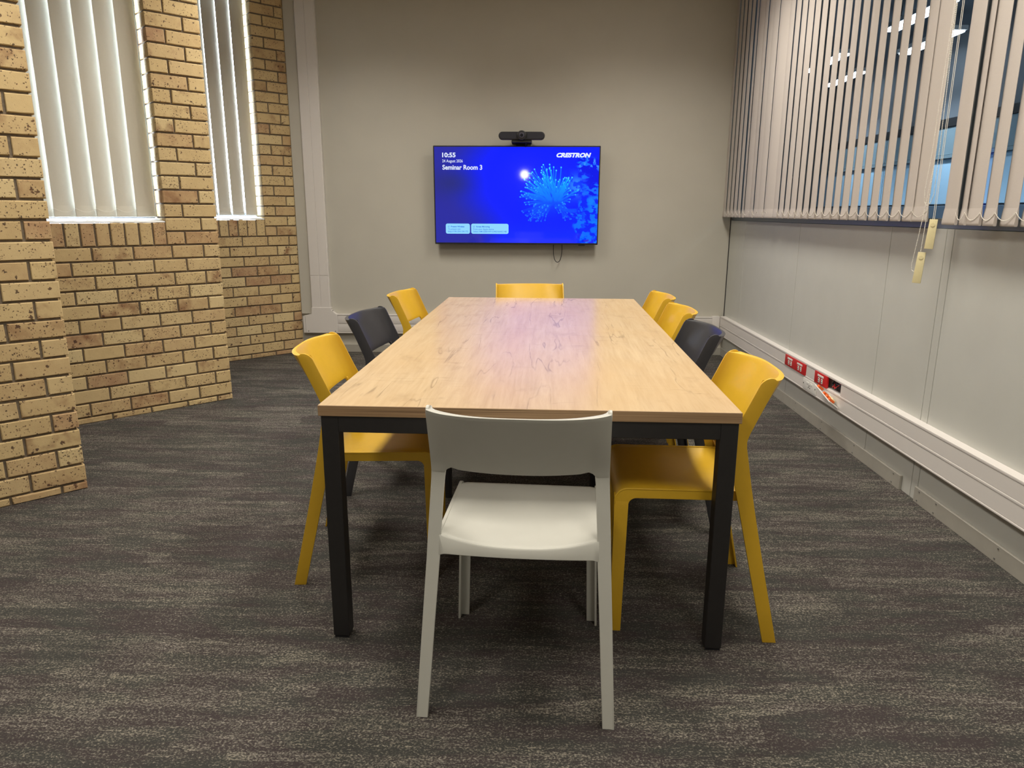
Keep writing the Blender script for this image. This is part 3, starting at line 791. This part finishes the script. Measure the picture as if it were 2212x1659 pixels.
# ================================================================ screen on the back wall
TVW, TVH = 1.468, 0.848
tv = tag(empty('wall_screen', (-0.131, 6.575, 1.444)), 'wall mounted flat screen showing a blue coral welcome picture', 'television')
tv.rotation_euler = (R(1.0), 0, 0)          # top tipped slightly into the room; local -y faces the room
MB().box(-TVW / 2, TVW / 2, -0.006, 0.024, -TVH / 2, TVH / 2, b=0.003).build('casing', M_black_plastic, tv)
MB().box(-0.45, 0.45, 0.022, 0.055, -0.30, 0.25, b=0.01).build('rear_housing', M_black_plastic, tv)
MB().box(-0.25, 0.25, 0.05, 0.098, -0.16, 0.16, b=0.004).build('wall_bracket', M_black_frame, tv)
MB().box(0.56, 0.62, -0.004, 0.012, -TVH / 2 - 0.008, -TVH / 2, b=0.002).build('sensor_nub', M_black_plastic, tv)
def paint(Wp=560, Hp=316):
    rg = np.random.RandomState(5)
    yy, xx = np.mgrid[0:Hp, 0:Wp]; u = (xx + 0.5) / Wp; v = (yy + 0.5) / Hp
    def sm(a, b, t): t = np.clip((t - a) / (b - a), 0, 1); return t * t * (3 - 2 * t)
    img = np.zeros((Hp, Wp, 3))
    cB = np.array([2, 24, 240.]); cL = np.array([36, 38, 142.]); cD = np.array([36, 40, 104.]); cB2 = np.array([6, 38, 238.])
    img[:] = cB
    w = (1 - sm(0.08, 0.46, u + 0.10 * np.sin(v * 5)))[..., None]; img = img * (1 - w) + cL * w
    dk = np.exp(-(((u - 0.10) / 0.13) ** 2 + ((v - 0.37) / 0.14) ** 2))[..., None]; img = img * (1 - 0.8 * dk) + cD * 0.8 * dk
    w = (sm(0.7, 1.0, v) * sm(0.25, 0.5, u))[..., None] * 0.8; img = img * (1 - w) + cB2 * w
    def fnoise(f, seed, ax=1.0, ay=1.0):
        r = np.random.RandomState(seed); out = np.zeros((Hp, Wp)); amp = 1.0; tot = 0
        for o in range(4):
            gx, gy = int(f * ax * 2 ** o) + 2, int(f * ay * 2 ** o) + 2
            g = r.rand(gy, gx); fx = u * (gx - 1.001); fy = v * (gy - 1.001); ix, iy = fx.astype(int), fy.astype(int); tx, ty = fx - ix, fy - iy
            tx = tx * tx * (3 - 2 * tx); ty = ty * ty * (3 - 2 * ty)
            out += amp * ((g[iy, ix] * (1 - tx) + g[iy, ix + 1] * tx) * (1 - ty) + (g[iy + 1, ix] * (1 - tx) + g[iy + 1, ix + 1] * tx) * ty); tot += amp; amp *= 0.6
        return out / tot
    n1, n2, n3 = fnoise(22, 1), fnoise(34, 2, 1.0, 0.6), fnoise(12, 3)
    wob = (n3 - 0.5) * 0.10
    # reef masses on the right
    up = sm(-0.02, 0.02, u + wob - (0.865 + 0.35 * np.maximum(0, 0.12 - v) ** 1)) * sm(0.02, 0.07, v - 0.06 + (1 - u) * 0.35 - 0.02) * (1 - sm(0.48, 0.53, v + wob))
    mid = np.exp(-(((u - 0.865) / 0.060) ** 2 + ((v - 0.40) / 0.12) ** 2) * 1.3) * 1.2
    edge = 0.845 + 0.33 * np.maximum(0, 0.72 - v) ** 1.3 * 1.2 + 0.035 * sm(0.7, 1.0, v)
    low = sm(-0.012, 0.012, u + wob * 0.6 - edge) * sm(0.50, 0.56, v + (u - 0.9) * 0.35 + wob * .5)
    def blend(mask, col): 
        m_ = np.clip(mask, 0, 1)[..., None]; return img * (1 - m_) + np.array(col, float) * m_
    img = blend(up * 0.9, (0, 14, 205)); img = blend(up * sm(0.5, 0.62, n1), (10, 100, 250)); img = blend(up * sm(0.60, 0.68, n2) * (1 - sm(0.18, 0.3, v)), (50, 130, 250))
    img = blend(np.clip(mid, 0, 1) * 0.8, (4, 62, 240)); img = blend(np.clip(mid, 0, 1) * sm(0.52, 0.64, n2), (40, 120, 250))
    img = blend(low * 0.9, (0, 30, 220)); img = blend(low * sm(0.47, 0.58, n2), (0, 96, 255)); img = blend(low * sm(0.56, 0.66, n1) * sm(0.86, 0.98, u), (4, 112, 250))
    img = blend(low * sm(0.60, 0.68, fnoise(9, 9)) * sm(0.75, 0.9, v), (48, 36, 190))
    # anemone: bent arms with bright tips
    cx, cy = 0.735, 0.545; asp = Wp / Hp
    arms = []
    for i in range(230):
        a = rg.uniform(-0.30, 1.22) * math.pi if rg.rand() < 0.8 else rg.uniform(1.2, 1.45) * math.pi
        rr = math.sqrt(rg.uniform(0.05, 1.0))
        Rx, Ry = 0.185, 0.355
        tx, ty = cx - 0.035 + math.cos(a) * Rx * rr, cy - 0.02 - math.sin(a) * Ry * rr
        if ty > cy + 0.23 or (tx > 0.85 and ty > 0.5): continue
        arms.append((tx, ty, a, rr))
    arms.sort(key=lambda t: -t[1])
    acc = img
    body = np.exp(-((((u - 0.705) / 0.125) ** 2 + ((v - 0.47) / 0.21) ** 2) ** 1.5))
    acc[:] = blend(body * 0.75, (0, 70, 248))
    def stamp(px, py, rad, col, al):
        x0, x1 = int(max(0, px - rad - 2)), int(min(Wp, px + rad + 3)); y0, y1 = int(max(0, py - rad - 2)), int(min(Hp, py + rad + 3))
        if x0 >= x1 or y0 >= y1: return
        d = np.hypot(xx[y0:y1, x0:x1] - px, yy[y0:y1, x0:x1] - py); m_ = (np.clip(rad + 0.6 - d, 0, 1) * al)[..., None]
        acc[y0:y1, x0:x1] = acc[y0:y1, x0:x1] * (1 - m_) + np.array(col, float) * m_
    for tx, ty, a, rr in arms:
        bx, by = cx + rg.uniform(-0.02, 0.03) - (cx - tx) * 0.25, cy + 0.03 + (ty - cy) * 0.15
        mx_, my_ = (bx + tx) / 2 + rg.uniform(-0.012, 0.012), (by + ty) / 2 - 0.03
        lit = max(0.0, min(1.0, (0.70 - ty) / 0.38)); c0 = np.array([0, 44 + 56 * lit, 236.]); c1 = np.array([2 + 6 * lit, 74 + 90 * lit, 244.])
        for k in range(34):
            t = k / 33; px = (1 - t) ** 2 * bx + 2 * t * (1 - t) * mx_ + t * t * tx; py = (1 - t) ** 2 * by + 2 * t * (1 - t) * my_ + t * t * ty
            stamp(px * Wp, py * Hp, 1.6, c0 + (c1 - c0) * t, 0.55)
        stamp(tx * Wp, ty * Hp, 2.3, (20 + 50 * lit, 100 + 110 * lit, 255), 0.9)
    for k in range(60):       # stalk
        t = k / 59; stamp((0.735 + 0.13 * t) * Wp, (0.60 + 0.02 * math.sin(t * 3) + 0.05 * t) * Hp, 4 + 3 * t, (0, 70, 240), 0.25)
    c = np.clip(img, 0, 255) / 255
    l_ = np.where(c <= 0.04045, c / 12.92, ((c + 0.055) / 1.055) ** 2.4)
    return l_, Wp, Hp
img, Wp, Hp = paint()
sw, sh = TVW - 0.020, TVH - 0.024
nx_, ny_ = Wp, Hp
gx = np.linspace(-sw / 2, sw / 2, nx_); gz = np.linspace(sh / 2, -sh / 2, ny_) + 0.002
GX, GZ = np.meshgrid(gx, gz); co = np.stack([GX, np.full_like(GX, -0.0068), GZ], -1).reshape(-1, 3)
idx = np.arange(nx_ * ny_).reshape(ny_, nx_)
quads = np.stack([idx[:-1, :-1], idx[1:, :-1], idx[1:, 1:], idx[:-1, 1:]], -1).reshape(-1, 4)
me = bpy.data.meshes.new('screen'); me.vertices.add(len(co)); me.vertices.foreach_set('co', co.ravel())
me.loops.add(quads.size); me.loops.foreach_set('vertex_index', quads.ravel().astype(np.int32))
me.polygons.add(len(quads)); me.polygons.foreach_set('loop_start', np.arange(0, quads.size, 4, dtype=np.int32)); me.polygons.foreach_set('loop_total', np.full(len(quads), 4, dtype=np.int32))
me.update(calc_edges=True)
at = me.color_attributes.new('picture', 'FLOAT_COLOR', 'POINT')
at.data.foreach_set('color', np.concatenate([img.reshape(-1, 3), np.ones((nx_ * ny_, 1))], 1).ravel().astype(np.float32))
ms = Mat('lit_screen', (0.003, 0.003, 0.005, 1), 0.04, spec=0.28)
ms.b.inputs['Coat Weight'].default_value = 0.05; ms.b.inputs['Coat Roughness'].default_value = 0.16
va = ms.n('ShaderNodeVertexColor'); va.layer_name = 'picture'; ms.l(va.outputs[0], ms.b.inputs['Emission Color']); ms.b.inputs['Emission Strength'].default_value = 1.3
me.materials.append(ms.m)
screen = link('screen', me, None, tv)
screen['label'] = 'blue picture of a sea anemone on a reef'
M_txt = emit_mat('screen_white', lin(225, 235, 255), 1.0); M_txt.node_tree.nodes['Principled BSDF'].inputs['Base Color'].default_value = (0.02, 0.02, 0.02, 1)
M_card = emit_mat('screen_card', lin(140, 214, 255), 1.0); M_card.node_tree.nodes['Principled BSDF'].inputs['Base Color'].default_value = (0.02, 0.02, 0.02, 1)
M_ctxt = emit_mat('screen_card_ink', lin(40, 120, 225), 1.0); M_ctxt.node_tree.nodes['Principled BSDF'].inputs['Base Color'].default_value = (0.02, 0.02, 0.02, 1)
def uv2(u, v): return (-sw / 2 + u * sw, sh / 2 + 0.002 - v * sh)
def put_text(name, txt, u, v, cap, mat, width=None, bold=0.0, shear=0.0, yoff=-0.0076, sp=1.0):
    me = text_mesh(txt, 1.0, 0.0, 0.0, shear, sp)
    n = len(me.vertices); c = np.empty(n * 3); me.vertices.foreach_get('co', c); c = c.reshape(-1, 3)
    bpy.data.meshes.remove(me)
    # size from the height of capitals / digits
    ref = text_mesh('H', 1.0); r = np.empty(len(ref.vertices) * 3); ref.vertices.foreach_get('co', r); caph = r.reshape(-1, 3)[:, 1].max(); bpy.data.meshes.remove(ref)
    size = cap / caph
    me = text_mesh(txt, size, 0.0003, bold, shear, sp)
    c = np.empty(len(me.vertices) * 3); me.vertices.foreach_get('co', c); c = c.reshape(-1, 3)
    if width: c[:, 0] *= width / (c[:, 0].max() - c[:, 0].min())
    c[:, 0] -= c[:, 0].min(); me.vertices.foreach_set('co', c.ravel()); me.materials.append(mat)
    x, z = uv2(u, v); o = link(name, me, None, screen); o.location = (x, yoff, z); o.rotation_euler = (R(90), 0, 0)
    return o
put_text('clock_text', '10:55', 0.048, 0.105, 0.036, M_txt, 0.118, 0.0016)
put_text('date_text', '24 August 2026', 0.048, 0.158, 0.0235, M_txt, 0.180, 0.0002)
put_text('room_text', 'Seminar Room 3', 0.048, 0.232, 0.038, M_txt, 0.352, 0.0015)
put_text('logo_text', 'CRESTRON', 0.741, 0.102, 0.033, M_txt, 0.303, 0.0028, 0.28)
def card(u0, u1, v0, v1):
    x0, z1 = uv2(u0, v0); x1, z0 = uv2(u1, v1); r = 0.016; pts = []
    for cx, cz, a in ((x1 - r, z1 - r, 0), (x0 + r, z1 - r, 90), (x0 + r, z0 + r, 180), (x1 - r, z0 + r, 270)):
        pts += [(cx + r * math.cos(R(a + 15 * i)), cz + r * math.sin(R(a + 15 * i))) for i in range(7)]
    return MB().prism(pts, -0.0074, -0.0069, 'y').build('message_card', M_card, screen)
c1 = card(0.062, 0.212, 0.797, 0.905); c2 = card(0.220, 0.452, 0.797, 0.905)
def icon(u, v):
    x, z = uv2(u, v); w_, h_, t_ = 0.014, 0.012, 0.0022
    MB().box(x, x + w_, -0.0079, -0.0075, z, z + t_).box(x, x + w_, -0.0079, -0.0075, z + h_, z + h_ + t_).box(x, x + t_, -0.0079, -0.0075, z, z + h_).box(x + w_ - t_, x + w_, -0.0079, -0.0075, z + h_ * .5, z + h_).build('card_icon', M_ctxt, screen)
icon(0.076, 0.838); icon(0.233, 0.838)
put_text('card_text', 'Present Wireless', 0.094, 0.836, 0.0125, M_ctxt, 0.122, 0.0006)
put_text('card_text', 'To present visit:', 0.076, 0.863, 0.0125, M_ctxt, 0.114, 0.0002)
put_text('card_text', 'http://196.254.154.172', 0.076, 0.888, 0.0125, M_ctxt, 0.180, 0.0002)
put_text('card_text', 'Screen Mirroring', 0.251, 0.836, 0.0125, M_ctxt, 0.122, 0.0006)
put_text('card_text', 'From your Apple device', 0.233, 0.863, 0.0125, M_ctxt, 0.185, 0.0002)
put_text('card_text', 'Select AM-3200-WF-C44216A0C14B', 0.233, 0.888, 0.0125, M_ctxt, 0.300, 0.0002)
# looped cable under the screen
pts = []
for i in range(25):
    t = i / 24; a = math.pi * t
    pts.append((0.246 - 0.038 * math.cos(a) * (1 + 0.25 * math.sin(a)), 6.640 - 0.012 * math.sin(a), 1.045 - 0.185 * math.sin(a) ** 0.75))
tag(MB().tube(pts, 0.0032, 8).build('cable', M_black_plastic), 'thin black cable hanging in a loop below the screen', 'cable')

# conference camera bar above the screen
cc = tag(empty('conference_camera', (-0.087, 6.52, 1.945)), 'black rounded conference camera bar mounted above the screen', 'camera')
pts = []
for cx, a0 in ((0.168, -90), (-0.168, 90)):
    pts += [(cx + 0.032 * math.cos(R(a0 + 15 * i)), 0.033 * math.sin(R(a0 + 15 * i))) for i in range(13)]
MB().prism(pts, -0.028, 0.032, 'y', 0.006, 2).build('body', M_black_plastic, cc)
for s in (-1, 1):
    pg = []
    for cx, a0 in ((s * 0.165 + 0.0, -90 if s > 0 else 90),):
        pg += [(cx + 0.026 * math.cos(R(a0 + 15 * i)), 0.026 * math.sin(R(a0 + 15 * i))) for i in range(13)]
    pg += [(s * 0.045, pg[-1][1]), (s * 0.045, pg[0][1])]
    MB().prism(pg, -0.0305, -0.027, 'y', 0.001).build('speaker_grille', M_fabric_black, cc)
ln = MB().cyl((0, -0.024, 0.002), 0.040, 0.046, 'y', 32, b=0.006).build('lens_housing', M_black_plastic, cc)
MB().cyl((0, -0.049, 0.002), 0.022, 0.010, 'y', 28, b=0.002).build('lens_ring', speck_mat('dark_ring', lin(70, 68, 84), 0.3, 0.02, 30, 0), ln)
MB().cyl((0, -0.0545, 0.002), 0.013, 0.004, 'y', 24, b=0.001).build('lens', speck_mat('lens_glass', lin(18, 18, 28), 0.08, 0.02, 30, 0), ln)
MB().box(-0.088, 0.088, -0.020, 0.15, -0.058, -0.036, b=0.004).build('mount', M_black_plastic, cc)
MB().box(-0.05, 0.05, 0.13, 0.157, -0.10, -0.02, b=0.003).build('wall_bracket', M_black_frame, cc)
MB().tube([(0.035, 0.02, -0.055), (0.036, 0.03, -0.075), (0.034, 0.06, -0.10)], 0.005, 8).build('cable_stub', M_black_plastic, cc)

# ================================================================ white cable trunking
def run_x(z0, z1, a, b, parent, inset, cover_split):
    pass
TD = 0.046
tb = tag(empty('wall_trunking', (0, YB, 0.19)), 'white two channel cable trunking along the bottom of the back wall', 'trunking')
def tbp(name, mb, mat=M_trunk, par=None): return mb.build(name, mat, par or tb, loc=(0, -YB, -0.19) if par is None else None)
tbp('base_channel', MB().box(-1.81, XR - 0.05, YB - 0.040, YB, 0.188, 0.364, b=0.002))
tbp('cover', MB().box(-1.805, 1.695, YB - TD, YB - 0.038, 0.278, 0.352, b=0.003, seg=2))
tbp('cover', MB().box(-1.805, 1.695, YB - TD, YB - 0.038, 0.200, 0.274, b=0.003, seg=2))
tbp('corner_cap', MB().box(1.69, XR - 0.048, YB - TD - 0.004, YB, 0.184, 0.372, b=0.003, seg=2))
tbp('lip', MB().box(-1.808, 1.69, YB - TD - 0.001, YB - 0.036, 0.354, 0.366, b=0.002))
tbp('lip', MB().box(-1.808, 1.69, YB - TD - 0.001, YB - 0.036, 0.186, 0.197, b=0.002))
tv2 = tag(empty('riser_trunking', (-1.96, YB, 0.187)), 'tall white cable trunking rising in the corner beside the brick wall', 'trunking')
def tvp(name, mb, mat=M_trunk): return mb.build(name, mat, tv2, loc=(1.96, -YB, -0.187))
tvp('base_channel', MB().box(-2.045, -1.868, YB - 0.042, YB - 0.002, 0.40, CEIL - 0.004, b=0.002))
for x0, x1 in ((-2.040, -1.958), (-1.955, -1.873)):
    tvp('cover', MB().box(x0, x1, YB - TD, YB - 0.040, 0.40, 0.722, b=0.002))
    tvp('cover', MB().box(x0, x1, YB - TD, YB - 0.040, 0.725, CEIL - 0.002, b=0.002))
tee = [(-2.130, 0.187), (-1.808, 0.187), (-1.808, 0.366), (-1.826, 0.372), (-1.862, 0.405), (-1.862, 0.428), (-2.046, 0.428), (-2.048, 0.368), (-2.130, 0.346)]
o = tvp('tee_cover', MB().prism(tee, YB - TD - 0.005, YB - 0.002, 'y', 0.002, 1))
for x, z in ((-2.085, 0.205), (-1.83, 0.205), (-1.845, 0.40)): tvp('screw', MB().cyl((x, YB - TD - 0.006, z), 0.004, 0.003, 'y', 10), M_dark_gap)
tvp('tee_joint', MB().box(-2.112, -2.109, YB - TD - 0.0056, YB - TD, 0.19, 0.345), M_skirt)

tr = tag(empty('wall_trunking', (XR, 3.5, 0.2)), 'white two channel cable trunking along the right partition with sockets', 'trunking')
def trp(name, mb, mat=M_trunk): return mb.build(name, mat, tr, loc=(-XR, -3.5, -0.2))
y0, y1 = -1.55, YB - 0.05
OP0, OP1 = 3.975, 4.150         # open compartment
back = [(XR, 0.206), (XR - 0.040, 0.206), (XR - 0.040, 0.210), (XR - 0.008, 0.210), (XR - 0.008, 0.284), (XR - 0.042, 0.284), (XR - 0.042, 0.298), (XR - 0.008, 0.298), (XR - 0.008, 0.366), (XR - 0.040, 0.366), (XR - 0.040, 0.376), (XR, 0.376)]
trp('base_channel', MB().prism(back, y0, y1, 'y'))
trp('lip', MB().box(XR - TD - 0.002, XR - 0.036, y0, y1, 0.364, 0.377, b=0.003, seg=2))
trp('lip', MB().box(XR - TD - 0.002, XR - 0.036, y0, y1, 0.285, 0.297, b=0.003, seg=2))
trp('lip', MB().box(XR - TD - 0.002, XR - 0.036, y0, y1, 0.204, 0.213, b=0.003, seg=2))
up_cuts = [(y0, OP0), (4.345, 4.495), (4.870, y1)]
for a, b in up_cuts: trp('cover', MB().box(XR - TD, XR - 0.038, a + 0.001, b - 0.001, 0.297, 0.364, b=0.002))
lo_cuts = [(y0, 4.30), (4.525, y1)]
for a, b in lo_cuts: trp('cover', MB().box(XR - TD, XR - 0.038, a + 0.001, b - 0.001, 0.213, 0.285, b=0.002))

def rocker(mb_r, y, zc):
    pass
def red_twin(ya, yb, label, mods):
    t = tag(empty('power_socket', (XR - TD, (ya + yb) / 2, 0.33)), label, 'socket', 'red sockets in the trunking')
    L = (yb - ya) / 2
    MB().box(-0.006, 0.006, -L, L, -0.036, 0.036, b=0.003, seg=2).build('face_plate', M_red, t)
    for c in mods:
        MB().box(-0.0085, -0.004, c - 0.044, c + 0.044, 0.012, 0.024, b=0.001).build('switch_rocker', M_white_plastic, t)
        MB().box(-0.0078, -0.004, c + 0.010, c + 0.034, -0.024, 0.006, b=0.002).box(-0.0078, -0.004, c - 0.034, c - 0.010, -0.024, 0.006, b=0.002).build('outlet_insert', M_white_plastic, t)
        for q in (-0.022, 0.022):
            MB().cyl((-0.0082, c + q - 0.006, -0.014), 0.003, 0.002, 'x', 8).cyl((-0.0082, c + q + 0.006, -0.014), 0.003, 0.002, 'x', 8).cyl((-0.0082, c + q, 0.0), 0.0035, 0.002, 'x', 8).build('pin_hole', M_dark_gap, t)
    return t
red_twin(4.497, 4.868, 'long red double power socket plate in the white trunking', (-0.090, 0.088))
rs = red_twin(4.153, 4.343, 'short red power socket plate beside the open trunking compartment', (0.0,))
t = tag(empty('power_socket', (XR - TD, 4.41, 0.249)), 'white power socket in the lower channel of the trunking', 'socket')
MB().box(-0.004, 0.006, -0.108, 0.108, -0.035, 0.035, b=0.002, seg=2).build('face_plate', M_white_plastic, t)
for dy in (-0.03, 0.03): MB().box(-0.006, -0.003, dy - 0.018, dy + 0.018, 0.006, 0.020, b=0.002).build('switch_rocker', M_white_plastic, t)
for dy, dz in ((-0.012, -0.012), (0.012, -0.012), (0, 0.0)): MB().cyl((-0.0045, dy, dz), 0.004, 0.002, 'x', 10).build('pin_hole', M_dark_gap, t)
for dy in (-0.095, 0.095): MB().cyl((-0.0045, dy, 0), 0.0045, 0.002, 'x', 10).build('screw', M_dark_gap, t)
# pulled-off plate and loose wiring in the open compartment
hp = tag(empty('loose_socket_plate', (XR - TD - 0.034, 4.075, 0.268)), 'loose socket plate with orange terminals hanging from the open trunking', 'socket')
Mh = Matrix.Rotation(R(12), 4, 'X') @ Matrix.Rotation(R(-52), 4, 'Y')
MB().box(-0.003, 0.003, -0.115, 0.115, -0.036, 0.036, M=Mh, b=0.002).build('face_plate', M_white_plastic, hp)
for c, w_ in ((0.085, 0.022), (-0.005, 0.018), (-0.045, 0.022), (-0.085, 0.018)):
    MB().box(0.003, 0.016, c - w_ / 2, c + w_ / 2, -0.006, 0.034, M=Mh, b=0.002).build('terminal', M_orange, hp)
MB().box(0.003, 0.020, -0.075, -0.02, -0.02, 0.006, M=Mh, b=0.003).build('switch_box', M_cream, hp)
wr_ = tag(empty('loose_wiring', (XR - 0.02, 4.06, 0.33)), 'tangle of black and red wires in the open trunking compartment', 'wire')
rw = random.Random(3)
MB().box(0.006, 0.013, -0.085, 0.09, -0.032, 0.036).build('compartment_back', M_dark_gap, wr_)
for i in range(7):
    p = [(-0.002 + rw.uniform(-.004, .004), rw.uniform(-.08, .08), rw.uniform(-.025, .03)) for _ in range(2)]
    m_ = (-0.018, (p[0][1] + p[1][1]) / 2 + rw.uniform(-.02, .02), rw.uniform(-.02, .02))
    q = [Vector(p[0]).lerp(Vector(m_), k / 4) for k in range(4)] + [Vector(m_).lerp(Vector(p[1]), k / 4) for k in range(5)]
    MB().tube(q, 0.0028, 6).build('wire', M_redwire if i in (1, 4) else M_black_plastic, wr_)
